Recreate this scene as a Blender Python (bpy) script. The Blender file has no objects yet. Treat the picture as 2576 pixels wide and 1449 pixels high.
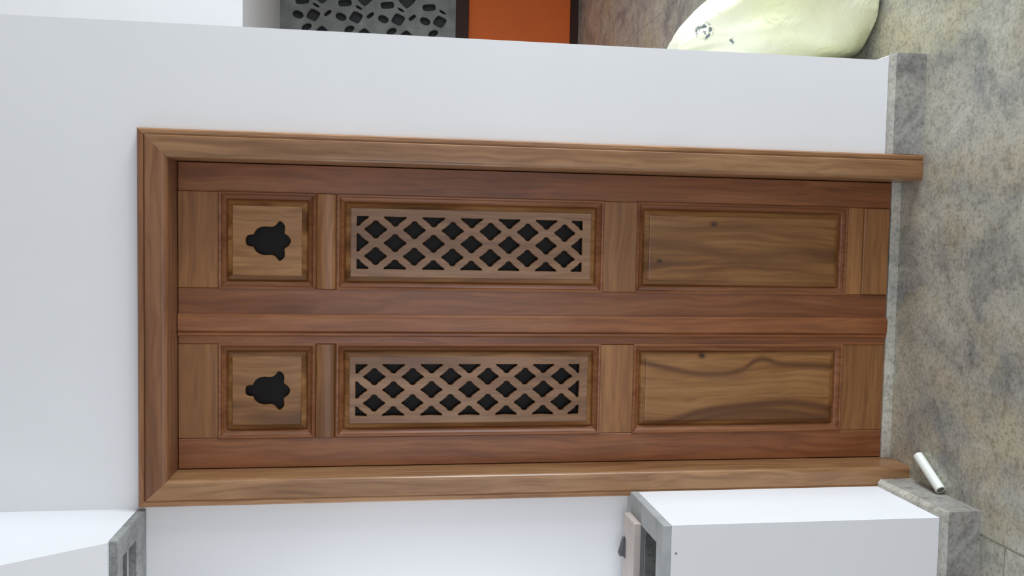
import bpy, bmesh, math, random
from mathutils import Vector, Matrix

random.seed(7)
S = bpy.context.scene
C = S.collection

# ------------------------------------------------------------------ camera
# the phone was held on its side: world "down" is the right edge of the picture
RIGHT = Vector((0.998312, 0.057047, 0.010902))
UP = Vector((-0.018967, 0.142799, 0.98957))
FWD = Vector((-0.054895, 0.988106, -0.14364))
cam_d = bpy.data.cameras.new('camera')
cam = bpy.data.objects.new('camera', cam_d)
C.objects.link(cam)
ax, ay, az = -UP, RIGHT, -FWD
cam.matrix_world = Matrix(((ax.x, ay.x, az.x, 0.2163),
                           (ax.y, ay.y, az.y, -2.3464),
                           (ax.z, ay.z, az.z, 1.5147),
                           (0, 0, 0, 1)))
cam_d.sensor_fit = 'HORIZONTAL'
cam_d.sensor_width = 36.0
cam_d.lens = 2201.4 / 2576 * 36.0
cam_d.clip_start = 0.05
S.camera = cam

# ------------------------------------------------------------------ world, daylight, exposure
world = bpy.data.worlds.new('overcast_sky')
S.world = world
world.use_nodes = True
bg = world.node_tree.nodes['Background']
bg.inputs['Color'].default_value = (0.94, 0.95, 1.0, 1)
bg.inputs['Strength'].default_value = 0.85

def area(name, loc, target, sx, sy, power, col):
    d = bpy.data.lights.new(name, 'AREA')
    d.shape = 'RECTANGLE'
    d.size, d.size_y = sx, sy
    d.energy = power
    d.color = col
    o = bpy.data.objects.new(name, d)
    C.objects.link(o)
    o.location = loc
    o.rotation_euler = (Vector(target) - Vector(loc)).to_track_quat('-Z', 'Y').to_euler()
    return o

# daylight of the open side to the right of the door, and of the window at the far end of the niche; added frontal fill lamp behind the camera
area('courtyard_daylight', (4.3, -0.75, 0.70), (-0.5, -0.35, 0.35), 2.4, 1.2, 245, (0.82, 0.905, 1.0))
area('front_fill_light', (-0.5, -4.55, 1.1), (-0.5, 0.0, 0.9), 2.2, 2.1, 36, (0.84, 0.87, 1.0))
area('niche_window_daylight', (-1.15, -0.17, 1.35), (-0.66, 0.0, 1.3), 0.2, 0.8, 3.2, (0.85, 0.9, 1.0))

S.view_settings.view_transform = 'Standard'
S.view_settings.look = 'None'
S.view_settings.gamma = 1.0
S.view_settings.use_curve_mapping = False
S.view_settings.exposure = -0.16

# ------------------------------------------------------------------ materials
def new_mat(name):
    m = bpy.data.materials.new(name)
    m.use_nodes = True
    nt = m.node_tree
    return m, nt, nt.nodes, nt.links, nt.nodes['Principled BSDF']

def ramp(nd, stops):
    r = nd.new('ShaderNodeValToRGB')
    e = r.color_ramp.elements
    e[0].position, e[0].color = stops[0][0], (*stops[0][1], 1)
    e[1].position, e[1].color = stops[-1][0], (*stops[-1][1], 1)
    for p, c in stops[1:-1]:
        k = e.new(p)
        k.color = (*c, 1)
    return r

def mixc(nd, ln, fac, a, b, mode='MIX'):
    m = nd.new('ShaderNodeMix')
    m.data_type = 'RGBA'
    m.blend_type = mode
    for sock, v in ((m.inputs[0], fac), (m.inputs[6], a), (m.inputs[7], b)):
        if hasattr(v, 'is_linked') or isinstance(v, bpy.types.NodeSocket):
            ln.new(v, sock)
        elif isinstance(v, (int, float)):
            sock.default_value = v
        else:
            sock.default_value = (*v, 1)
    return m.outputs[2]

def plaster(name, col, rough=0.75):
    m, nt, nd, ln, b = new_mat(name)
    tc = nd.new('ShaderNodeTexCoord')
    n = nd.new('ShaderNodeTexNoise')
    n.inputs['Scale'].default_value = 2.2
    n.inputs['Detail'].default_value = 4
    ln.new(tc.outputs['Object'], n.inputs['Vector'])
    r = ramp(nd, [(0.3, tuple(c * 0.965 for c in col)), (0.7, col)])
    ln.new(n.outputs['Fac'], r.inputs['Fac'])
    ln.new(r.outputs['Color'], b.inputs['Base Color'])
    b.inputs['Roughness'].default_value = rough
    b.inputs['Specular IOR Level'].default_value = 0.3
    f = nd.new('ShaderNodeTexNoise')
    f.inputs['Scale'].default_value = 160
    f.inputs['Detail'].default_value = 3
    ln.new(tc.outputs['Object'], f.inputs['Vector'])
    bp = nd.new('ShaderNodeBump')
    bp.inputs['Strength'].default_value = 0.06
    bp.inputs['Distance'].default_value = 0.002
    ln.new(f.outputs['Fac'], bp.inputs['Height'])
    ln.new(bp.outputs['Normal'], b.inputs['Normal'])
    return m

def wood(name, along, dark, mid, light, rough=0.42, figure=0.5, coat=0.18, bands=(), knots=()):
    """varnished teak; grain runs along 'x' or 'z'."""
    m, nt, nd, ln, b = new_mat(name)
    tc = nd.new('ShaderNodeTexCoord')
    oi = nd.new('ShaderNodeObjectInfo')
    off = nd.new('ShaderNodeVectorMath')
    off.operation = 'SCALE'
    off.inputs[0].default_value = (7.3, 3.1, 5.7)
    ln.new(oi.outputs['Random'], off.inputs['Scale'])
    add = nd.new('ShaderNodeVectorMath')
    add.operation = 'ADD'
    ln.new(tc.outputs['Object'], add.inputs[0])
    ln.new(off.outputs[0], add.inputs[1])
    # slow wander of the grain
    wn = nd.new('ShaderNodeTexNoise')
    wn.inputs['Scale'].default_value = 3.2
    wn.inputs['Detail'].default_value = 2
    ln.new(add.outputs[0], wn.inputs['Vector'])
    ws = nd.new('ShaderNodeVectorMath')
    ws.operation = 'SCALE'
    ws.inputs['Scale'].default_value = 0.055
    ln.new(wn.outputs['Color'], ws.inputs[0])
    ad2 = nd.new('ShaderNodeVectorMath')
    ad2.operation = 'ADD'
    ln.new(add.outputs[0], ad2.inputs[0])
    ln.new(ws.outputs[0], ad2.inputs[1])

    def streak(sa, sc, detail, dist):
        mp = nd.new('ShaderNodeMapping')
        mp.inputs['Scale'].default_value = (sa, sc, sc) if along == 'x' else (sc, sc, sa)
        ln.new(ad2.outputs[0], mp.inputs['Vector'])
        n = nd.new('ShaderNodeTexNoise')
        n.inputs['Scale'].default_value = 1.0
        n.inputs['Detail'].default_value = detail
        n.inputs['Distortion'].default_value = dist
        ln.new(mp.outputs[0], n.inputs['Vector'])
        return n.outputs['Fac']
    big = streak(1.3, 13, 3, 0.9)
    fine = streak(3.0, 95, 4, 0.2)
    r1 = ramp(nd, [(0.30, dark), (0.46, mid), (0.60, light), (0.75, mid)])
    ln.new(big, r1.inputs['Fac'])
    r2 = ramp(nd, [(0.30, (0.62, 0.55, 0.50)), (0.62, (1.08, 1.05, 1.0))])
    ln.new(fine, r2.inputs['Fac'])
    base = mixc(nd, ln, figure, mid, r1.outputs['Color'])
    base = mixc(nd, ln, 0.75, base, r2.outputs['Color'], 'MULTIPLY')
    # heart-wood bands: (width, strength, [(z, x), ...]) in local metres, and knots (x, z, radius)
    sep = nd.new('ShaderNodeSeparateXYZ')
    ln.new(tc.outputs['Object'], sep.inputs[0])
    def math_(op, a, b_=None):
        k = nd.new('ShaderNodeMath')
        k.operation = op
        for i, v in enumerate((a, b_)):
            if v is None: continue
            if isinstance(v, (int, float)): k.inputs[i].default_value = v
            else: ln.new(v, k.inputs[i])
        return k.outputs[0]
    def falloff(dist, w0, strength):
        k = nd.new('ShaderNodeMapRange')
        k.interpolation_type = 'SMOOTHSTEP'
        k.inputs['From Min'].default_value = w0
        k.inputs['From Max'].default_value = 0.0
        k.inputs['To Max'].default_value = strength
        ln.new(dist, k.inputs['Value'])
        return math_('MULTIPLY', k.outputs[0], math_('ADD', math_('MULTIPLY', fine, 1.1), 0.3))
    for w0, strength, path in bands:
        zs = [p[0] for p in path]
        fc = nd.new('ShaderNodeFloatCurve')
        cv = fc.mapping.curves[0]
        pts_ = [((z - zs[0]) / (zs[-1] - zs[0]), (x + 0.25) / 0.5) for z, x in path]
        cv.points[0].location, cv.points[1].location = pts_[0], pts_[-1]
        for q in pts_[1:-1]:
            cv.points.new(*q)
        fc.mapping.update()
        t = math_('DIVIDE', math_('SUBTRACT', sep.outputs['Z'], zs[0]), zs[-1] - zs[0])
        ln.new(t, fc.inputs['Value'])
        xc = math_('SUBTRACT', math_('MULTIPLY', fc.outputs[0], 0.5), 0.25)
        d = math_('ABSOLUTE', math_('SUBTRACT', sep.outputs['X'], xc))
        base = mixc(nd, ln, falloff(d, w0, strength), base, dark)
    for kx, kz, kr in knots:
        dx = math_('SUBTRACT', sep.outputs['X'], kx)
        dz = math_('MULTIPLY', math_('SUBTRACT', sep.outputs['Z'], kz), 0.75)
        d = math_('SQRT', math_('ADD', math_('MULTIPLY', dx, dx), math_('MULTIPLY', dz, dz)))
        base = mixc(nd, ln, falloff(d, kr, 1.2), base, tuple(c * 0.35 for c in dark))
    # each board its own tone
    mr = nd.new('ShaderNodeMapRange')
    mr.inputs['To Min'].default_value = 0.82
    mr.inputs['To Max'].default_value = 1.08
    ln.new(oi.outputs['Random'], mr.inputs['Value'])
    hv = nd.new('ShaderNodeHueSaturation')
    hv.inputs['Saturation'].default_value = 1.06
    ln.new(mr.outputs[0], hv.inputs['Value'])
    ln.new(base, hv.inputs['Color'])
    ln.new(hv.outputs['Color'], b.inputs['Base Color'])
    b.inputs['Roughness'].default_value = rough
    b.inputs['Specular IOR Level'].default_value = 0.35
    b.inputs['Coat Weight'].default_value = coat
    b.inputs['Coat Roughness'].default_value = 0.18
    bp = nd.new('ShaderNodeBump')
    bp.inputs['Strength'].default_value = 0.12
    bp.inputs['Distance'].default_value = 0.001
    ln.new(fine, bp.inputs['Height'])
    ln.new(bp.outputs['Normal'], b.inputs['Normal'])
    return m

def granite(name, base, dark, warm, rough=0.22, warm_amt=0.75, spec=0.5):
    m, nt, nd, ln, b = new_mat(name)
    tc = nd.new('ShaderNodeTexCoord')
    def noise(scale, detail, rough_=0.55, dist=0.0):
        n = nd.new('ShaderNodeTexNoise')
        n.inputs['Scale'].default_value = scale
        n.inputs['Detail'].default_value = detail
        n.inputs['Roughness'].default_value = rough_
        n.inputs['Distortion'].default_value = dist
        ln.new(tc.outputs['Object'], n.inputs['Vector'])
        return n
    cloud = noise(5.0, 6, 0.65, 0.6)
    rc = ramp(nd, [(0.36, dark), (0.52, base), (0.68, tuple(min(1, c * 1.25) for c in base))])
    ln.new(cloud.outputs['Fac'], rc.inputs['Fac'])
    wn = noise(3.1, 4, 0.6, 0.3)
    rw = ramp(nd, [(0.49, (0, 0, 0)), (0.64, (1, 1, 1))])
    ln.new(wn.outputs['Color'], rw.inputs['Fac'])
    wf = nd.new('ShaderNodeMath')
    wf.operation = 'MULTIPLY'
    wf.inputs[1].default_value = warm_amt
    ln.new(rw.outputs['Color'], wf.inputs[0])
    col = mixc(nd, ln, wf.outputs[0], rc.outputs['Color'], warm)
    sp = noise(95, 4, 0.7)
    rs = ramp(nd, [(0.34, (0.45, 0.44, 0.42)), (0.50, (1, 1, 1)), (0.70, (1.18, 1.18, 1.16))])
    ln.new(sp.outputs['Fac'], rs.inputs['Fac'])
    col = mixc(nd, ln, 0.6, col, rs.outputs['Color'], 'MULTIPLY')
    sp2 = noise(28, 5, 0.7)
    rs2 = ramp(nd, [(0.33, (0.55, 0.55, 0.53)), (0.5, (1, 1, 1)), (0.7, (1.1, 1.1, 1.1))])
    ln.new(sp2.outputs['Fac'], rs2.inputs['Fac'])
    col = mixc(nd, ln, 0.7, col, rs2.outputs['Color'], 'MULTIPLY')
    ln.new(col, b.inputs['Base Color'])
    b.inputs['Roughness'].default_value = rough
    b.inputs['Specular IOR Level'].default_value = spec
    return m

def plain(name, col, rough=0.5, metal=0.0, vary=0.12, scale=25, spec=0.5):
    m, nt, nd, ln, b = new_mat(name)
    tc = nd.new('ShaderNodeTexCoord')
    n = nd.new('ShaderNodeTexNoise')
    n.inputs['Scale'].default_value = scale
    n.inputs['Detail'].default_value = 4
    ln.new(tc.outputs['Object'], n.inputs['Vector'])
    r = ramp(nd, [(0.3, tuple(c * (1 - vary) for c in col)), (0.7, tuple(min(1, c * (1 + vary)) for c in col))])
    ln.new(n.outputs['Fac'], r.inputs['Fac'])
    ln.new(r.outputs['Color'], b.inputs['Base Color'])
    b.inputs['Roughness'].default_value = rough
    b.inputs['Metallic'].default_value = metal
    b.inputs['Specular IOR Level'].default_value = spec
    return m

M = {}
M['wall'] = plaster('white_wall_paint', (0.80, 0.80, 0.80))
M['ceiling'] = plaster('grey_ceiling', (0.28, 0.275, 0.27))
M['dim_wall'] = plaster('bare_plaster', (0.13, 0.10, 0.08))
WD, WM, WL = (0.085, 0.036, 0.016), (0.185, 0.090, 0.042), (0.270, 0.150, 0.072)
M['wood_v'] = wood('teak_upright_grain', 'z', (0.125, 0.042, 0.014), (0.235, 0.092, 0.040), (0.305, 0.140, 0.066))
M['wood_h'] = wood('teak_level_grain', 'x', (0.15, 0.062, 0.020), (0.280, 0.132, 0.054), (0.350, 0.180, 0.080))
M['wood_frame_v'] = wood('teak_frame_upright', 'z', (0.17, 0.075, 0.030), (0.340, 0.185, 0.094), (0.430, 0.260, 0.140), figure=0.6, coat=0.35)
M['wood_frame_h'] = wood('teak_frame_level', 'x', (0.11, 0.045, 0.020), (0.220, 0.102, 0.053), (0.290, 0.150, 0.078))
M['wood_panel'] = wood('teak_panel_figured', 'z', (0.105, 0.042, 0.013), (0.255, 0.122, 0.045), (0.345, 0.185, 0.080), figure=0.9)
PANEL = ((0.105, 0.042, 0.013), (0.255, 0.122, 0.045), (0.345, 0.185, 0.080))
# local x is measured from the middle of each leaf (-0.2085 and 0.2036)
M['wood_panel_wavy'] = wood('teak_panel_wavy_heart', 'z', *PANEL, figure=0.75, bands=(
    (0.020, 1.25, [(0.15, -0.075), (0.24, -0.052), (0.33, -0.042), (0.46, -0.050), (0.60, -0.068), (0.70, -0.098), (0.80, -0.110)]),
    (0.013, 1.0, [(0.15, -0.122), (0.24, -0.084), (0.33, -0.070), (0.46, -0.066), (0.60, -0.090), (0.70, -0.112), (0.80, -0.122)]),
    (0.016, 1.0, [(0.15, 0.062), (0.24, 0.068), (0.36, 0.075), (0.42, 0.088), (0.48, 0.055), (0.60, 0.045), (0.70, 0.062), (0.80, 0.085)])),
    knots=((0.098, 0.598, 0.013),))
M['wood_panel_knot'] = wood('teak_panel_knotted', 'z', *PANEL, figure=0.75, bands=(
    (0.030, 0.6, [(0.15, -0.030), (0.30, -0.010), (0.50, -0.025), (0.65, 0.005), (0.80, 0.010)]),),
    knots=((0.068, 0.575, 0.014), (-0.040, 0.735, 0.010)))
M['wood_lattice'] = wood('teak_lattice_pale', 'z', (0.15, 0.072, 0.034), (0.285, 0.155, 0.080), (0.36, 0.22, 0.13), figure=0.6)
M['granite'] = granite('grey_beige_granite', (0.46, 0.44, 0.365), (0.28, 0.28, 0.26), (0.53, 0.45, 0.285))
M['granite_skirt'] = granite('grey_granite_skirting', (0.36, 0.345, 0.31), (0.20, 0.19, 0.18), (0.36, 0.32, 0.26), rough=0.3, warm_amt=0.3)
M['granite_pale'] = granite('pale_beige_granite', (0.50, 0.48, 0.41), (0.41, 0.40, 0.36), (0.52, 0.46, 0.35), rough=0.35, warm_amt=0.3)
M['granite_dark'] = granite('dull_grey_granite', (0.27, 0.275, 0.265), (0.17, 0.17, 0.17), (0.3, 0.29, 0.27), rough=0.4, warm_amt=0.2)
M['cement'] = plain('smooth_grey_cement', (0.40, 0.41, 0.40), 0.6, vary=0.15, scale=12)
M['grout'] = plain('pale_joint_filler', (0.50, 0.48, 0.36), 0.8)
M['screen'] = plain('grey_carved_stone', (0.25, 0.255, 0.25), 0.6, vary=0.25, scale=9)
M['dark'] = plain('dark_brown_paint', (0.050, 0.022, 0.017), 0.5, spec=0.2)
M['black'] = plain('dark_mesh', (0.035, 0.036, 0.038), 0.6)
M['orange'] = plain('orange_paint', (0.80, 0.165, 0.032), 0.6, vary=0.05, scale=3, spec=0.25)
M['pipe'] = plain('white_plastic', (0.80, 0.82, 0.74), 0.22, vary=0.03)
M['pipe_in'] = plain('shaded_plastic_core', (0.16, 0.16, 0.11), 0.8)  # shade at the pipe's end, put into the core's colour
M['metal'] = plain('dull_grey_metal', (0.14, 0.14, 0.15), 0.4, metal=0.6)
M['board'] = plain('pale_sill_board', (0.52, 0.45, 0.40), 0.5, vary=0.06)

def glass_mat():
    m, nt, nd, ln, b = new_mat('smoked_glass')
    tc = nd.new('ShaderNodeTexCoord')
    n = nd.new('ShaderNodeTexNoise')
    n.inputs['Scale'].default_value = 4
    ln.new(tc.outputs['Object'], n.inputs['Vector'])
    r = ramp(nd, [(0.3, (0.014, 0.007, 0.004)), (0.7, (0.022, 0.016, 0.014))])
    ln.new(n.outputs['Fac'], r.inputs['Fac'])
    ln.new(r.outputs['Color'], b.inputs['Base Color'])
    b.inputs['Roughness'].default_value = 0.5
    b.inputs['Transmission Weight'].default_value = 0.6
    b.inputs['IOR'].default_value = 1.35
    b.inputs['Specular IOR Level'].default_value = 0.08
    return m
M['glass'] = glass_mat()

# ------------------------------------------------------------------ helpers
def link(name, mesh, mat, parent=None):
    o = bpy.data.objects.new(name, mesh)
    C.objects.link(o)
    if mat is not None and not mesh.materials:
        mesh.materials.append(mat)
    if parent is not None:
        o.parent = parent
    return o

def origin_of(parent):
    v = Vector((0, 0, 0))
    while parent is not None:
        v += parent.location
        parent = parent.parent
    return v

def obj(name, bm, mat, parent=None, smooth=False, weld=True):
    """world-space bmesh -> one mesh object, local to its thing"""
    if weld:
        bmesh.ops.remove_doubles(bm, verts=bm.verts, dist=1e-6)
    bmesh.ops.recalc_face_normals(bm, faces=bm.faces)
    o0 = origin_of(parent)
    for v in bm.verts:
        v.co -= o0
    me = bpy.data.meshes.new(name)
    bm.to_mesh(me)
    bm.free()
    if smooth:
        for p in me.polygons:
            p.use_smooth = True
    return link(name, me, mat, parent)

def tag(o, label=None, cat=None, kind=None, group=None):
    if label: o['label'] = label
    if cat: o['category'] = cat
    if kind: o['kind'] = kind
    if group: o['group'] = group
    return o

def empty(name, loc=(0, 0, 0)):
    o = bpy.data.objects.new(name, None)
    C.objects.link(o)
    o.location = loc
    o.empty_display_size = 0.1
    return o

def box(bm, x0, x1, y0, y1, z0, z1, bev=0.0, seg=1):
    n = bmesh.new()
    v = [n.verts.new(p) for p in ((x0, y0, z0), (x1, y0, z0), (x1, y1, z0), (x0, y1, z0),
                                  (x0, y0, z1), (x1, y0, z1), (x1, y1, z1), (x0, y1, z1))]
    for f in ((0, 3, 2, 1), (4, 5, 6, 7), (0, 1, 5, 4), (1, 2, 6, 5), (2, 3, 7, 6), (3, 0, 4, 7)):
        n.faces.new([v[i] for i in f])
    if bev:
        bmesh.ops.bevel(n, geom=n.edges[:], offset=bev, segments=seg, affect='EDGES', profile=0.5)
    t = bpy.data.meshes.new('tmp')
    n.to_mesh(t)
    n.free()
    bm.from_mesh(t)
    bpy.data.meshes.remove(t)
    return bm

def boxo(name, mat, parent, *a, **k):
    return obj(name, box(bmesh.new(), *a, **k), mat, parent, weld=False)

def prism(bm, poly, axis, a, b):
    """extrude a closed 2-D polygon; axis 'x': poly=(y,z); 'y': poly=(x,z); 'z': poly=(x,y)"""
    def P(p, t):
        return {'x': (t, p[0], p[1]), 'y': (p[0], t, p[1]), 'z': (p[0], p[1], t)}[axis]
    A = [bm.verts.new(P(p, a)) for p in poly]
    B = [bm.verts.new(P(p, b)) for p in poly]
    n = len(poly)
    for i in range(n):
        j = (i + 1) % n
        bm.faces.new((A[i], A[j], B[j], B[i]))
    bm.faces.new(A)
    bm.faces.new(B[::-1])
    return bm

def rings(bm, rects, cap=True):
    """nested rectangles (x0,x1,z0,z1,y) skinned one to the next"""
    prev = None
    for x0, x1, z0, z1, y in rects:
        cur = [bm.verts.new(p) for p in ((x0, y, z0), (x1, y, z0), (x1, y, z1), (x0, y, z1))]
        if prev:
            for i in range(4):
                j = (i + 1) % 4
                bm.faces.new((prev[i], prev[j], cur[j], cur[i]))
        prev = cur
    if cap:
        bm.faces.new(prev)
    return bm

def inset(r, i, y):
    return (r[0] + i, r[1] - i, r[2] + i, r[3] - i, y)

def pierced(outer, holes, thick, yfront, bev=0.0):
    """flat plate in the XZ plane with polygonal holes; returns a world-space bmesh"""
    cu = bpy.data.curves.new('tmp', 'CURVE')
    cu.dimensions = '2D'
    cu.fill_mode = 'BOTH'
    cu.extrude = thick / 2 - bev
    cu.bevel_depth = bev
    cu.bevel_resolution = 0
    for poly in [outer] + holes:
        sp = cu.splines.new('POLY')
        sp.points.add(len(poly) - 1)
        for p, q in zip(sp.points, poly):
            p.co = (q[0], q[1], 0, 1)
        sp.use_cyclic_u = True
    o = bpy.data.objects.new('tmp', cu)
    C.objects.link(o)
    dg = bpy.context.evaluated_depsgraph_get()
    me = bpy.data.meshes.new_from_object(o.evaluated_get(dg))
    bm = bmesh.new()
    bm.from_mesh(me)
    bpy.data.objects.remove(o)
    bpy.data.curves.remove(cu)
    bpy.data.meshes.remove(me)
    for v in bm.verts:
        x, y, z = v.co
        v.co = (x, yfront + thick / 2 - z, y)
    return bm

def clip(poly, x0, x1, z0, z1):
    def half(pts, ins, cut):
        out = []
        for i, p in enumerate(pts):
            q = pts[(i + 1) % len(pts)]
            a, b = ins(p), ins(q)
            if a: out.append(p)
            if a != b: out.append(cut(p, q))
        return out
    def cx(v):
        return lambda p, q: (v, p[1] + (q[1] - p[1]) * (v - p[0]) / (q[0] - p[0]))
    def cz(v):
        return lambda p, q: (p[0] + (q[0] - p[0]) * (v - p[1]) / (q[1] - p[1]), v)
    for ins, cut in ((lambda p: p[0] >= x0, cx(x0)), (lambda p: p[0] <= x1, cx(x1)),
                     (lambda p: p[1] >= z0, cz(z0)), (lambda p: p[1] <= z1, cz(z1))):
        poly = half(poly, ins, cut)
        if not poly: return poly
    return poly

# ------------------------------------------------------------------ setting: floor
fl = obj('floor', box(bmesh.new(), -2.0, 5.2, -4.6, 5.2, -0.10, -0.003), M['grout'])
tag(fl, 'polished grey beige granite slab floor with pale joints', 'floor', 'structure')
xs = [-2.0, -0.513, 1.50, 3.30, 5.2]
ys = [-4.6, -3.2, -1.8, 1.30, 3.0, 5.2]
G = 0.0015
for i in range(len(xs) - 1):
    for j in range(len(ys) - 1):
        x0, x1, y0, y1 = xs[i], xs[i + 1], ys[j], ys[j + 1]
        if i == 0 and j == 2:      # narrow border strip beside the niche block
            boxo('tile', M['granite'], fl, x0, x1 - 3 * G, y0, -0.428 - 3 * G, -0.02, 0.0)
            boxo('tile', M['granite'], fl, x0, x1 - 3 * G, -0.428, -0.02, -0.02, 0.0)
            continue
        boxo('tile', M['granite'], fl, x0 + G, x1 - G, y0 + G, y1 - G, -0.02, 0.0)

# ------------------------------------------------------------------ setting: walls
XR = 0.747
bm = bmesh.new()
OX0, OX1, OZ = -0.462, 0.456, 2.11
prism(bm, [(-2.0, 0), (OX0, 0), (OX0, OZ), (OX1, OZ), (OX1, 0), (XR, 0), (XR, 3.0), (-2.0, 3.0)], 'y', 0.0, 0.20)
tag(obj('wall_back', bm, M['wall']), 'smooth white wall that holds the wooden double door', 'wall', 'structure')
tag(obj('wall_right', box(bmesh.new(), XR - 0.2, XR, 0.20, 2.3, 0, 3.0), M['wall']),
    'white return wall running back beside the sack', 'wall', 'structure')
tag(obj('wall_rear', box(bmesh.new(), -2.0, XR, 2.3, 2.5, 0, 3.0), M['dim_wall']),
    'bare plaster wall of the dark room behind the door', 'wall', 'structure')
tag(obj('wall_side', box(bmesh.new(), -2.2, -2.0, -4.6, 2.5, 0, 3.0), M['wall']),
    'white side wall beyond the niche, outside the picture', 'wall', 'structure')
tag(obj('wall_front', prism(bmesh.new(), [(-2.0, 0), (-1.6, 0), (-1.6, 2.2), (0.6, 2.2), (0.6, 0), (2.0, 0), (2.0, 3.0), (-2.0, 3.0)], 'y', -4.8, -4.6), M['wall']),  # unseen opening added so frontal light can come in
    'white wall behind the photographer with an unseen opening added for light', 'wall', 'structure')
tag(obj('ceiling', prism(bmesh.new(), [(-2.2, -4.8), (2.0, -4.8), (2.0, -0.3), (XR, -0.3), (XR, 2.5), (-2.2, 2.5)], 'z', 3.0, 3.15), M['ceiling']),
    'flat grey ceiling over the hall', 'ceiling', 'structure')

# block on the left: parapet below, hood above, open niche between
XB, YB, ZS = -0.475, -0.317, 0.835
bm = bmesh.new()
ZT = ZS - 0.13                                    # floor of the sill trough
box(bm, -2.0, XB, YB, 0.0, 0.0, ZT)
box(bm, -2.0, XB, YB, -0.266, ZT, ZS - 0.022)
box(bm, -2.0, XB, -0.10, 0.0, ZT, ZS - 0.022)
box(bm, -0.535, XB, -0.266, -0.10, ZT, ZS - 0.022)
box(bm, -2.0, -1.5, -0.266, -0.10, ZT, ZS - 0.022)
box(bm, -2.0, -1.5, YB, 0.0, ZS - 0.03, 2.143)
XU, ZH = -0.498, 2.121
HB = ZH + 0.10                                    # roof of the recess in the hood
yb = lambda z: -0.244 - (z - ZH) * 0.675
prism(bm, [(0.0, HB), (yb(HB), HB), (yb(2.55), 2.55), (yb(2.55), 3.0), (0.0, 3.0)], 'x', -2.0, XU)
for x0_, x1_, pol in ((-2.0, XU, [(-0.205, ZH + 0.02), (yb(ZH + 0.02), ZH + 0.02), (yb(HB), HB), (-0.205, HB)]),
                      (-2.0, XU, [(-0.088, ZH + 0.02), (0.0, ZH + 0.02), (0.0, HB), (-0.088, HB)]),
                      (-0.55, XU, [(-0.205, ZH + 0.02), (-0.088, ZH + 0.02), (-0.088, HB), (-0.205, HB)])):
    prism(bm, pol, 'x', x0_, x1_)
wl = obj('wall_left', bm, M['wall'], weld=False)
tag(wl, 'thick white wall block with a deep open niche beside the door', 'wall', 'structure')

def lining(name, label, x0, x1, y0, y1, z0, z1, hole, mat, depth, up):
    """stone lining slab with a sunk trough (hole = x0,x1,y0,y1)"""
    root = empty(name, ((x0 + x1) / 2, (y0 + y1) / 2, z0))
    tag(root, label, 'trim', 'structure')
    hx0, hx1, hy0, hy1 = hole
    boxo('front_rim', mat, root, x0, x1, y0, hy0, z0, z1, bev=0.002)
    boxo('back_rim', mat, root, x0, x1, hy1, y1, z0, z1, bev=0.002)
    boxo('end_rim', mat, root, hx1, x1, hy0, hy1, z0, z1, bev=0.002)
    za, zb = (z0 - depth, z0) if up else (z1, z1 + depth)
    t = 0.002
    bed = (za, za + t) if up else (zb - t, zb)
    boxo('trough_bed', M['granite_dark'], root, x0, hx1, hy0, hy1, *bed)
    boxo('trough_side', M['granite_dark'], root, x0, hx1, hy0, hy0 + t, za + t, zb - t)
    boxo('trough_side', M['granite_dark'], root, x0, hx1, hy1 - t, hy1, za + t, zb - t)
    boxo('trough_end', M['granite_dark'], root, hx1 - t, hx1, hy0 + t, hy1 - t, za + t, zb - t)
    return root
# the sill's trough is cut into the parapet, the hood's into the soffit
sill = lining('trim_1', 'grey stone sill with a sunk trough on top of the white parapet', -1.5, XB + 0.001, YB - 0.001, -0.001,
              ZS - 0.022, ZS, (-1.5, -0.535, -0.266, -0.10), M['cement'], 0.107, True)
boxo('sill_board', M['board'], sill, -1.5, -0.528, -0.137, -0.040, ZS - 0.001, ZS + 0.020, bev=0.002)
lining('trim_2', 'grey stone lining with a recess under the white hood at upper left', -1.5, XU + 0.001, -0.2445, -0.001,
       ZH, ZH + 0.022, (-1.5, -0.550, -0.205, -0.088), M['granite_dark'], 0.078, False)

# skirtings
def skirt_profile(t, h):
    return [(0, 0), (-t, 0), (-t, h - 0.010), (0, h - 0.010)]
def edge_profile(t, h):
    return [(0, h - 0.0099), (-t, h - 0.0099), (-t + 0.011, h), (0, h)]
SK = 0.100
br = empty('baseboard_right', (0.62, 0, 0))
tag(br, 'grey granite skirting under the white wall to the right of the door', 'skirting', 'structure')
obj('slab', prism(bmesh.new(), skirt_profile(0.024, SK + 0.002), 'x', 0.481, XR + 0.018), M['granite_skirt'], br)
obj('pale_edge', prism(bmesh.new(), edge_profile(0.024, SK + 0.002), 'x', 0.481, XR + 0.018), M['granite_pale'], br)  # paler granite strip along the chamfered skirting top
obj('slab', prism(bmesh.new(), [(XR - p[0], p[1]) for p in skirt_profile(0.018, SK)], 'y', 0.0005, 2.3), M['granite_skirt'], br)
obj('pale_edge', prism(bmesh.new(), [(XR - p[0], p[1]) for p in edge_profile(0.018, SK)], 'y', 0.0005, 2.3), M['granite_pale'], br)
obj('cement_fillet', prism(bmesh.new(), [(XR, SK), (XR + 0.015, SK), (XR + 0.010, SK + 0.010), (XR, SK + 0.035)], 'y', 0.0, 0.25), M['wall'], br)
bl = empty('baseboard_left', (XB, YB, 0))
tag(bl, 'grey granite skirting around the foot of the white parapet block', 'skirting', 'structure')
obj('slab', prism(bmesh.new(), [(YB + p[0], p[1]) for p in skirt_profile(0.024, SK)], 'x', -2.0, XB + 0.022), M['granite_skirt'], bl)
obj('pale_edge', prism(bmesh.new(), [(YB + p[0], p[1]) for p in edge_profile(0.024, SK)], 'x', -2.0, XB + 0.022), M['granite_pale'], bl)
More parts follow.
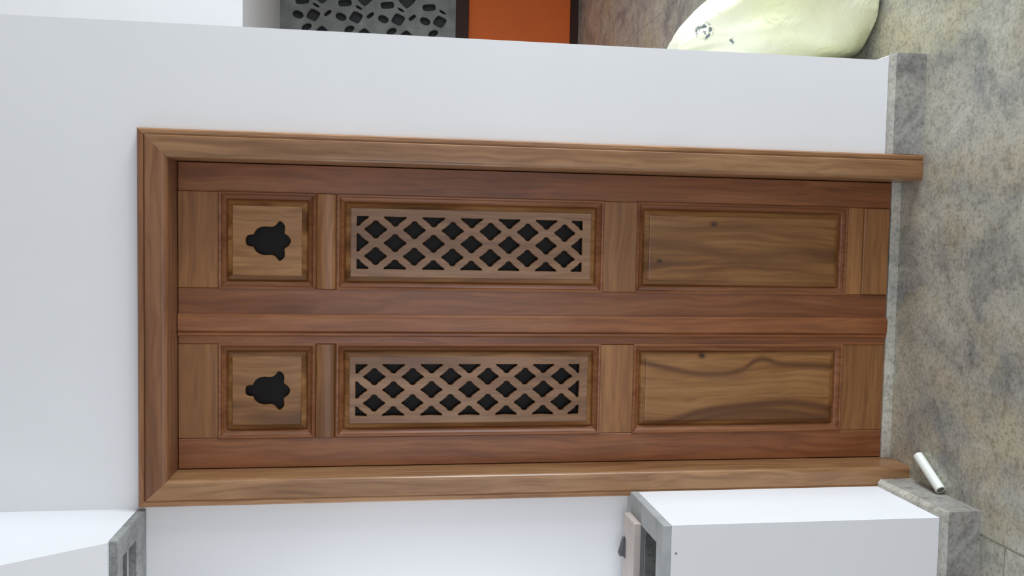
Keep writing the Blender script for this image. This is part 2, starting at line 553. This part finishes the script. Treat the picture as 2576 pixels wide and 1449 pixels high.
obj('slab', prism(bmesh.new(), [(XB - p[0], p[1]) for p in skirt_profile(0.022, SK)], 'y', YB, -0.031), M['granite_skirt'], bl)
obj('pale_edge', prism(bmesh.new(), [(XB - p[0], p[1]) for p in edge_profile(0.022, SK)], 'y', YB, -0.031), M['granite_pale'], bl)

# ------------------------------------------------------------------ door frame
FY, LY = -0.030, 0.081           # frame front, leaf front
JL0, JL1, JR0, JR1 = -0.487, -0.4185, 0.4085, 0.480
HZ0, HZ1 = 2.061, 2.134
fr = empty('trim_3', (0, 0, 0))
tag(fr, 'brown teak door frame with moulded inner edge and outer bead', 'door frame', 'structure')

def jamb_profile(xo, xi):
    """plan of a jamb (x, y): xo outer edge, xi inner edge"""
    s = 1 if xo < xi else -1
    pts = [(xo + s * 0.0156, FY + 0.0035), (xo + s * 0.019, FY)]
    for k in range(6):                                  # rounded inner arris
        a = k / 5 * math.pi / 2
        pts.append((xi - s * 0.012 + s * 0.012 * math.sin(a), FY + 0.012 - 0.012 * math.cos(a)))
    pts += [(xi, LY + 0.052), (xo + s * 0.027, LY + 0.052), (xo + s * 0.027, 0.0), (xo + s * 0.0156, 0.0)]
    return pts
def miter(bm, z_of):
    for v in bm.verts:
        if v.co.z > 1.0:
            v.co.z = z_of(v.co.x)
for xo, xi in ((JL0, JL1), (JR1, JR0)):
    bm = prism(bmesh.new(), jamb_profile(xo, xi), 'z', 0.0, 2.1)
    k = (HZ1 - HZ0) / abs(xo - xi)
    miter(bm, lambda x: HZ0 + k * abs(x - xi))
    j = obj('jamb', bm, M['wood_frame_v'], fr)
    s = 1 if xo < xi else -1
    b2 = prism(bmesh.new(), [(xo, 0.0), (xo, FY + 0.006), (xo + s * 0.004, FY + 0.001), (xo + s * 0.011, FY + 0.001),
                             (xo + s * 0.0155, FY + 0.004), (xo + s * 0.0155, 0.0)], 'z', 0.0, 2.1)
    miter(b2, lambda x: HZ0 + k * abs(x - xi))
    obj('outer_bead', b2, M['wood_frame_v'], j)
# header: profile in (y, z), mitred ends
pts = [(p[1], HZ0 + (p[0] - JL1) * -1 * (HZ1 - HZ0) / (JL1 - JL0)) for p in jamb_profile(JL0, JL1)]
def end_x(z, side):
    t = (z - HZ0) / (HZ1 - HZ0)
    return (JL1 - t * (JL1 - JL0)) if side < 0 else (JR0 + t * (JR1 - JR0))
def header(poly, name, mat, parent):
    bm = prism(bmesh.new(), poly, 'x', -1, 1)
    for v in bm.verts:
        v.co.x = end_x(v.co.z, v.co.x)
    return obj(name, bm, mat, parent)
hd = header(pts, 'header', M['wood_frame_h'], fr)
header([(0.0, HZ1), (FY + 0.006, HZ1), (FY + 0.001, HZ1 - 0.004), (FY + 0.001, HZ1 - 0.011), (FY + 0.004, HZ1 - 0.0155), (0.0, HZ1 - 0.0155)],
       'outer_bead', M['wood_frame_h'], hd)
th = obj('trim_4', prism(bmesh.new(), [(0.074, 0), (0.074, 0.0245), (0.077, 0.0275), (0.20, 0.0275), (0.20, 0)], 'x', JL1 + 0.0005, JR0 - 0.0005), M['granite_pale'])
tag(th, 'low pale granite threshold strip under the two door leaves', 'threshold', 'structure')

# ------------------------------------------------------------------ door leaves
Z_TOP0, Z_TOP1 = 1.955, 2.0595
Z_A = (1.703, 1.955)
Z_B = (0.903, 1.644)
Z_C = (0.163, 0.803)
Z_LOW = 0.028
TH = 0.038

MOTIF = [(470, 0), (476, 62), (505, 105), (560, 122), (625, 126), (650, 180), (690, 228), (740, 262), (800, 282), (860, 290),
         (940, 284), (1010, 284), (1060, 308), (1095, 345), (1118, 380), (1155, 398), (1195, 382), (1240, 345), (1264, 300),
         (1270, 250), (1260, 190), (1262, 150), (1300, 126), (1345, 92), (1372, 50), (1388, 0)]
def motif(cx, ztop, zbot):
    k = (ztop - zbot) / 918.0
    pr = [(w * k * 1.05, ztop - (l - 470) * k) for l, w in MOTIF]
    return [(cx + a, z) for a, z in pr] + [(cx - a, z) for a, z in pr[-2:0:-1]]

HOLE = [(1, 0), (0.94, 0.13), (0.82, 0.24), (0.70, 0.32), (0.655, 0.36), (0.62, 0.43), (0.52, 0.52), (0.43, 0.60), (0.36, 0.655),
        (0.31, 0.77), (0.18, 0.94)]
HOLE_ALL = []
for sx, sz in ((1, 1), (-1, 1), (-1, -1), (1, -1)):
    q = [(a * sx, b * sz) for a, b in HOLE]
    tip = (0, sz * 1.0)
    if sx * sz > 0:
        HOLE_ALL += q + [tip]
    else:
        HOLE_ALL += [p for p in q[::-1]]
def dedupe(p):
    out = []
    for a in p:
        if not out or (abs(a[0] - out[-1][0]) + abs(a[1] - out[-1][1])) > 1e-4:
            out.append(a)
    if abs(out[0][0] - out[-1][0]) + abs(out[0][1] - out[-1][1]) < 1e-4:
        out.pop()
    return out
# walk: angle order
HOLE_ALL = sorted(dedupe(HOLE_ALL), key=lambda p: math.atan2(p[1], p[0]))
HOLE_ALL = dedupe(HOLE_ALL)

def lattice_holes(x0, x1, z0, z1):
    px, pz = (x1 - x0) / 2, (z1 - z0) / 6
    hx, hz = 0.0262, 0.0322
    out = []
    for r in range(5):
        for k in range(7):
            if r % 2 == 0:
                c = (x0 + r * px / 2, z0 + k * pz)
                c = (min(max(c[0], x0 + 0.0035), x1 - 0.0035), min(max(c[1], z0 + 0.003), z1 - 0.003))
            else:
                if k == 6: continue
                c = (x0 + r * px / 2, z0 + (k + 0.5) * pz)
            poly = [(c[0] + b * hx, c[1] + a * hz) for a, b in HOLE_ALL]
            out.append(dedupe(clip(poly, x0, x1, z0, z1)))
    return out

def panel_unit(root, x0, x1, z0, z1, kind):
    R_ = (x0, x1, z0, z1)
    F = LY
    obj('moulding', rings(bmesh.new(), [inset(R_, -0.002, F + 0.004), inset(R_, -0.002, F - 0.002), inset(R_, 0.001, F - 0.0035), inset(R_, 0.005, F - 0.003),
                                        inset(R_, 0.008, F + 0.002), inset(R_, 0.013, F + 0.006), inset(R_, 0.017, F + 0.008),
                                        inset(R_, 0.021, F + 0.014), inset(R_, 0.021, F + 0.03)], cap=False), M['wood_v'], root)
    pr = [inset(R_, 0.0205, F + 0.020), inset(R_, 0.0205, F + 0.013), inset(R_, 0.024, F + 0.009), inset(R_, 0.036, F + 0.0035), inset(R_, 0.0365, F + 0.001)]
    if kind == 'plain':
        pr += [inset(R_, 0.040, F + 0.0005)]
        p = obj('panel', rings(bmesh.new(), pr), M['wood_panel_wavy' if x0 < 0 else 'wood_panel_knot'], root)
        return p
    p = obj('panel', rings(bmesh.new(), pr, cap=False), M['wood_panel'], root)
    i = 0.0365
    outer = [(x0 + i, z0 + i), (x1 - i, z0 + i), (x1 - i, z1 - i), (x0 + i, z1 - i)]
    if kind == 'motif':
        holes = [motif((x0 + x1) / 2, 1.8875, 1.7665)]
        obj('pierced_plate', pierced(outer, holes, 0.016, F + 0.001, 0.0015), M['wood_panel'], p)
    else:
        cx = (x0 + x1) / 2
        holes = lattice_holes(cx - 0.0735, cx + 0.0735, 0.961, 1.594)
        obj('lattice', pierced(outer, holes, 0.016, F + 0.001, 0.0018), M['wood_lattice'], p)
    boxo('glass_pane', M['glass'], p, x0 + 0.022, x1 - 0.022, F + 0.0255, F + 0.0295, z0 + 0.022, z1 - 0.022)
    return p

def leaf(name, label, sx0, sx1, px0, px1, astragal, kick):
    root = empty(name, ((sx0 + sx1) / 2, LY, 0.0))
    tag(root, label, 'door', 'structure')
    Y0, Y1 = LY, LY + TH
    boxo('stile', M['wood_v'], root, sx0, px0, Y0, Y1, Z_LOW, Z_TOP1, bev=0.0015)
    boxo('stile', M['wood_v'], root, px1, sx1, Y0, Y1, Z_LOW, Z_TOP1, bev=0.0015)
    e = 0.0006
    for z0, z1 in ((Z_A[1], Z_TOP1), (Z_C[1], Z_B[0]), (Z_LOW, Z_C[0])):
        boxo('rail', M['wood_h'], root, px0 + e, px1 - e, Y0 + e, Y1, z0, z1, bev=0.0012)
    # the rail between the small panel and the lattice has a rounded face
    z0, z1 = Z_B[1], Z_A[0]
    prof = [(Y1, z0), (Y0 + 0.004, z0)]
    n = 10
    for k in range(n + 1):
        a = math.pi * k / n
        prof.append((Y0 + 0.002 - 0.008 * math.sin(a) ** 0.7, z0 + 0.004 + (z1 - z0 - 0.008) * (0.5 - 0.5 * math.cos(a))))
    prof += [(Y0 + 0.004, z1), (Y1, z1)]
    obj('rail', prism(bmesh.new(), prof, 'x', px0 + e, px1 - e), M['wood_h'], root)
    panel_unit(root, px0, px1, Z_A[0], Z_A[1], 'motif')
    panel_unit(root, px0, px1, Z_B[0], Z_B[1], 'lattice')
    panel_unit(root, px0, px1, Z_C[0], Z_C[1], 'plain')
    if astragal:
        a0, a1 = -0.057, 0.0045
        y = LY
        prof = [(a0, y + 0.0), (a0, y - 0.003), (a0 + 0.004, y - 0.007), (a0 + 0.009, y - 0.007), (a0 + 0.012, y - 0.0045),
                (a0 + 0.016, y - 0.009), (a1 - 0.012, y - 0.010), (a1 - 0.005, y - 0.009), (a1 - 0.001, y - 0.005), (a1, y + 0.0)]
        obj('astragal', prism(bmesh.new(), prof, 'z', Z_LOW, Z_TOP1 - 0.0005), M['wood_v'], root)
    if kick:
        boxo('weather_strip', M['wood_h'], root, px0 + 0.001, px1 - 0.001, LY - 0.007, LY + 0.001, Z_LOW + 0.004, 0.113, bev=0.003, seg=2)
    return root

leaf('door_1', 'teak door leaf with rounded meeting strip, on the side of the white parapet', -0.4165, -0.0005, -0.3345, -0.0775, True, False)
leaf('door_2', 'teak door leaf with bottom weather strip, on the side of the sack', 0.0006, 0.4065, 0.0725, 0.3305, False, True)

# ------------------------------------------------------------------ the hall beyond the corner
FARY = 4.70
tag(obj('wall_far', box(bmesh.new(), 0.4, 5.2, FARY + 0.02, FARY + 0.25, 0, 4.2), M['wall']),
    'far white wall of the hall beyond the corner', 'wall', 'structure')
tag(obj('wall_overhang', box(bmesh.new(), 0.4, 3.1, 2.88, FARY + 0.02, 2.333, 4.2), M['wall']),
    'white overhanging wall above the grey carved screen', 'wall', 'structure')
tag(obj('wall_light_stop', box(bmesh.new(), 3.1, 3.3, 1.6, FARY + 0.02, 0, 4.2), M['wall']),  # unseen wall, added to keep light off the far floor
    'unseen white wall added to cut the light in the far hall', 'wall', 'structure')
w = empty('window_1', (2.0, FARY, 0.88))
tag(w, 'grey carved lattice screen above the orange panel at the far end', 'screen', 'structure')
SX0, SX1, SZ0, SZ1 = 0.9, 3.0, 0.985, 2.333
holes = []
def blob(cx, cz, w_, h_, rot=0.0, n=12, pw=2.0):
    out = []
    for i in range(n):
        a = 2 * math.pi * i / n
        x = abs(math.cos(a)) ** (2 / pw) * math.copysign(1, math.cos(a)) * w_ / 2
        z = abs(math.sin(a)) ** (2 / pw) * math.copysign(1, math.sin(a)) * h_ / 2
        out.append((cx + x * math.cos(rot) - z * math.sin(rot), cz + x * math.sin(rot) + z * math.cos(rot)))
    return out
PZ, PX = 0.325, 0.30
for i in range(-4, 5):
    for j in range(-1, 5):
        cx, cz = 2.025 + i * PX, 2.17 - j * PZ
        for (dx, dz, ww, hh, rr, pw) in ((0.0, 0.0, 0.056, 0.096, 0.12, 3.5), (0.050, -0.150, 0.125, 0.125, 0.0, 1.25),
                                          (-0.085, -0.195, 0.034, 0.066, 0.7, 2.6), (-0.108, 0.030, 0.060, 0.080, -0.35, 2.2),
                                          (-0.105, -0.085, 0.095, 0.105, 0.3, 1.3), (0.100, -0.035, 0.052, 0.080, 0.5, 2.0),
                                          (-0.030, -0.105, 0.026, 0.060, -0.5, 2.0)):
            p = blob(cx + dx, cz + dz, ww * 1.18, hh * 1.18, rr, 12, pw)
            if min(q[0] for q in p) > SX0 + 0.01 and max(q[0] for q in p) < SX1 - 0.01 and min(q[1] for q in p) > SZ0 + 0.012 and max(q[1] for q in p) < SZ1 - 0.006:
                holes.append(p)
obj('carved_screen', pierced([(SX0, SZ0), (SX1, SZ0), (SX1, SZ1), (SX0, SZ1)], holes, 0.04, FARY - 0.045, 0.006), M['screen'], w)
boxo('backing', M['black'], w, SX0, SX1, FARY + 0.010, FARY + 0.0195, SZ0, SZ1)
boxo('frame_bar', M['dark'], w, SX0 - 0.05, SX1 + 0.05, FARY - 0.06, FARY + 0.019, 0.885, SZ0, bev=0.004)
for x in (SX0 - 0.05, SX1):
    boxo('frame_bar', M['dark'], w, x, x + 0.05, FARY - 0.06, FARY + 0.019, SZ0, SZ1, bev=0.004)
o = empty('orange_panel', (2.0, FARY, 0.0))
tag(o, 'bright orange panel with dark brown foot strip at the far end of the hall', 'panel')
boxo('board', M['orange'], o, SX0 - 0.05, SX1 + 0.05, FARY - 0.03, FARY + 0.019, 0.062, 0.884, bev=0.003)
boxo('foot_strip', M['dark'], o, SX0 - 0.05, SX1 + 0.05, FARY - 0.045, FARY + 0.019, 0.0, 0.062, bev=0.003)

# ------------------------------------------------------------------ sack slumped against the corner
def sack_mat():
    m, nt, nd, ln, b = new_mat('woven_plastic_sack')
    tc = nd.new('ShaderNodeTexCoord')
    n = nd.new('ShaderNodeTexNoise')
    n.inputs['Scale'].default_value = 3.0
    n.inputs['Detail'].default_value = 5
    ln.new(tc.outputs['Object'], n.inputs['Vector'])
    r = ramp(nd, [(0.35, (0.76, 0.78, 0.46)), (0.62, (0.87, 0.87, 0.68))])
    ln.new(n.outputs['Fac'], r.inputs['Fac'])
    col = r.outputs['Color']
    # stamped print: two small smudged marks
    fl_ = nd.new('ShaderNodeVectorMath')
    fl_.operation = 'MULTIPLY'
    fl_.inputs[1].default_value = (1, 0, 1)
    ln.new(tc.outputs['Object'], fl_.inputs[0])
    for (px, pz, rad) in ((-0.258, 0.545, 0.030), (-0.288, 0.462, 0.011)):
        d = nd.new('ShaderNodeVectorMath')
        d.operation = 'DISTANCE'
        d.inputs[1].default_value = (px, 0, pz)
        ln.new(fl_.outputs[0], d.inputs[0])
        k = nd.new('ShaderNodeMapRange')
        k.inputs['From Min'].default_value = rad
        k.inputs['From Max'].default_value = rad * 0.7
        ln.new(d.outputs['Value'], k.inputs['Value'])
        nn = nd.new('ShaderNodeTexNoise')
        nn.inputs['Scale'].default_value = 75
        ln.new(tc.outputs['Object'], nn.inputs['Vector'])
        th_ = nd.new('ShaderNodeMapRange')
        th_.inputs['From Min'].default_value = 0.46
        th_.inputs['From Max'].default_value = 0.56
        ln.new(nn.outputs['Fac'], th_.inputs['Value'])
        mu = nd.new('ShaderNodeMath')
        mu.operation = 'MULTIPLY'
        ln.new(k.outputs[0], mu.inputs[0])
        ln.new(th_.outputs[0], mu.inputs[1])
        col = mixc(nd, ln, mu.outputs[0], col, (0.16, 0.19, 0.19))
    ln.new(col, b.inputs['Base Color'])
    b.inputs['Roughness'].default_value = 0.45
    b.inputs['Subsurface Weight'].default_value = 0.1
    b.inputs['Subsurface Radius'].default_value = (0.02, 0.02, 0.01)
    wv = nd.new('ShaderNodeTexNoise')
    wv.inputs['Scale'].default_value = 14
    wv.inputs['Detail'].default_value = 5
    wv.inputs['Distortion'].default_value = 1.2
    ln.new(tc.outputs['Object'], wv.inputs['Vector'])
    bp = nd.new('ShaderNodeBump')
    bp.inputs['Strength'].default_value = 0.5
    bp.inputs['Distance'].default_value = 0.018
    ln.new(wv.outputs['Fac'], bp.inputs['Height'])
    ln.new(bp.outputs['Normal'], b.inputs['Normal'])
    return m
M['sack'] = sack_mat()
def lerp_tab(tab, t):
    for (a, *va), (b, *vb) in zip(tab, tab[1:]):
        if t <= b:
            f = (t - a) / (b - a)
            return [p + (q - p) * f for p, q in zip(va, vb)]
    return list(tab[-1][1:])
# height, left x, right x, near y, far y
SACK = [(0.000, 0.845, 1.33, 0.235, 0.60), (0.015, 0.815, 1.40, 0.190, 0.66), (0.07, 0.795, 1.46, 0.165, 0.70), (0.16, 0.788, 1.42, 0.170, 0.69),
        (0.28, 0.785, 1.26, 0.195, 0.66), (0.38, 0.784, 1.12, 0.225, 0.62), (0.46, 0.784, 1.02, 0.255, 0.58), (0.53, 0.785, 0.955, 0.285, 0.55),
        (0.575, 0.787, 0.910, 0.310, 0.52), (0.600, 0.792, 0.875, 0.345, 0.49), (0.612, 0.800, 0.850, 0.375, 0.46)]
root = empty('sack', (1.13, 0.42, 0.0))
tag(root, 'stuffed pale yellow woven sack slumped on the floor behind the wall corner', 'sack')
bm = bmesh.new()
NS, NH = 56, 40
prev = None
for h in range(NH + 1):
    t = h / NH
    z = 0.612 * (t ** 1.1)
    xl, xr, yn, yf = lerp_tab(SACK, z)
    cur = []
    for i in range(NS):
        a = 2 * math.pi * i / NS
        e = 0.82
        ca, sa = math.cos(a), math.sin(a)
        ux = math.copysign(abs(ca) ** e, ca)
        uy = math.copysign(abs(sa) ** e, sa)
        wob = 0.010 * math.sin(5 * a + 9 * z) * math.sin(7 * z + 1.3) + 0.006 * math.sin(11 * a - 21 * z)
        if z < 0.02: wob *= 0.3
        rx, ry = (xr - xl) / 2, (yf - yn) / 2
        x = (xl + xr) / 2 + ux * (rx + wob)
        y = (yn + yf) / 2 + uy * (ry + wob)
        cur.append(bm.verts.new((max(x, 0.775), y, z)))
    if prev:
        for i in range(NS):
            j = (i + 1) % NS
            bm.faces.new((prev[i], prev[j], cur[j], cur[i]))
    else:
        bm.faces.new(cur[::-1])
    prev = cur
bm.faces.new(prev)
obj('bag', bm, M['sack'], root, smooth=True)
# sewn mouth: a flat folded ear of cloth along the top
bm = bmesh.new()
prism(bm, [(0.372, 0.602), (0.368, 0.620), (0.385, 0.628), (0.44, 0.626), (0.468, 0.618), (0.462, 0.602)], 'x', 0.808, 0.826)
bmesh.ops.bevel(bm, geom=bm.edges[:], offset=0.004, segments=2, affect='EDGES')
obj('sewn_mouth', bm, M['sack'], root, smooth=True)

# ------------------------------------------------------------------ small things
def tube(a, b, r, ri, n=20):
    a, b = Vector(a), Vector(b)
    d = (b - a).normalized()
    s = d.cross(Vector((0, 0, 1))).normalized()
    u = s.cross(d)
    bm = bmesh.new()
    loops = []
    for base, rad in ((a, ri), (a, r - 0.001), (a + d * 0.001, r), (b - d * 0.001, r), (b, r - 0.001), (b, ri)):
        loops.append([bm.verts.new(base + (s * math.cos(2 * math.pi * i / n) + u * math.sin(2 * math.pi * i / n)) * rad) for i in range(n)])
    for L0, L1 in zip(loops, loops[1:] + loops[:1]):
        for i in range(n):
            j = (i + 1) % n
            bm.faces.new((L0[i], L0[j], L1[j], L1[i]))
    return bm
pa, pb = (-0.372, -0.085, 0.0135), (-0.441, -0.193, 0.0135)
pr = empty('pipe_offcut', (-0.40, -0.14, 0.0))
tag(pr, 'short white plastic pipe offcut lying on the floor by the parapet', 'pipe')
obj('pipe_wall', tube(pa, pb, 0.0135, 0.0105), M['pipe'], pr, smooth=False)
va, vb = Vector(pa), Vector(pb)
obj('core', tube(va + (vb - va) * 0.06, va + (vb - va) * 0.990, 0.0104, 0.0005), M['pipe_in'], pr)  # fills the bore with the painted shade

lt = empty('latch', (-0.62, -0.05, ZS + 0.02))
tag(lt, 'small dark grey metal latch on the pale board of the niche sill', 'latch')
z = ZS + 0.020
bm = bmesh.new()
prism(bm, [(-0.645, z), (-0.600, z), (-0.592, z + 0.004), (-0.612, z + 0.010), (-0.636, z + 0.017), (-0.646, z + 0.015)], 'y', -0.058, -0.044)
bmesh.ops.bevel(bm, geom=bm.edges[:], offset=0.0015, segments=1, affect='EDGES')
obj('bolt', bm, M['metal'], lt)
boxo('base_plate', M['metal'], lt, -0.650, -0.596, -0.064, -0.042, z, z + 0.0025, bev=0.0008)
bm = bmesh.new()
bmesh.ops.create_uvsphere(bm, u_segments=10, v_segments=6, radius=0.0028, matrix=Matrix.Translation((-0.545, YB, 0.800)) @ Matrix.Diagonal((1, 0.6, 1, 1)))
tag(obj('nail', bm, M['metal'], smooth=True), 'tiny dark nail head in the white parapet just below the sill', 'nail')
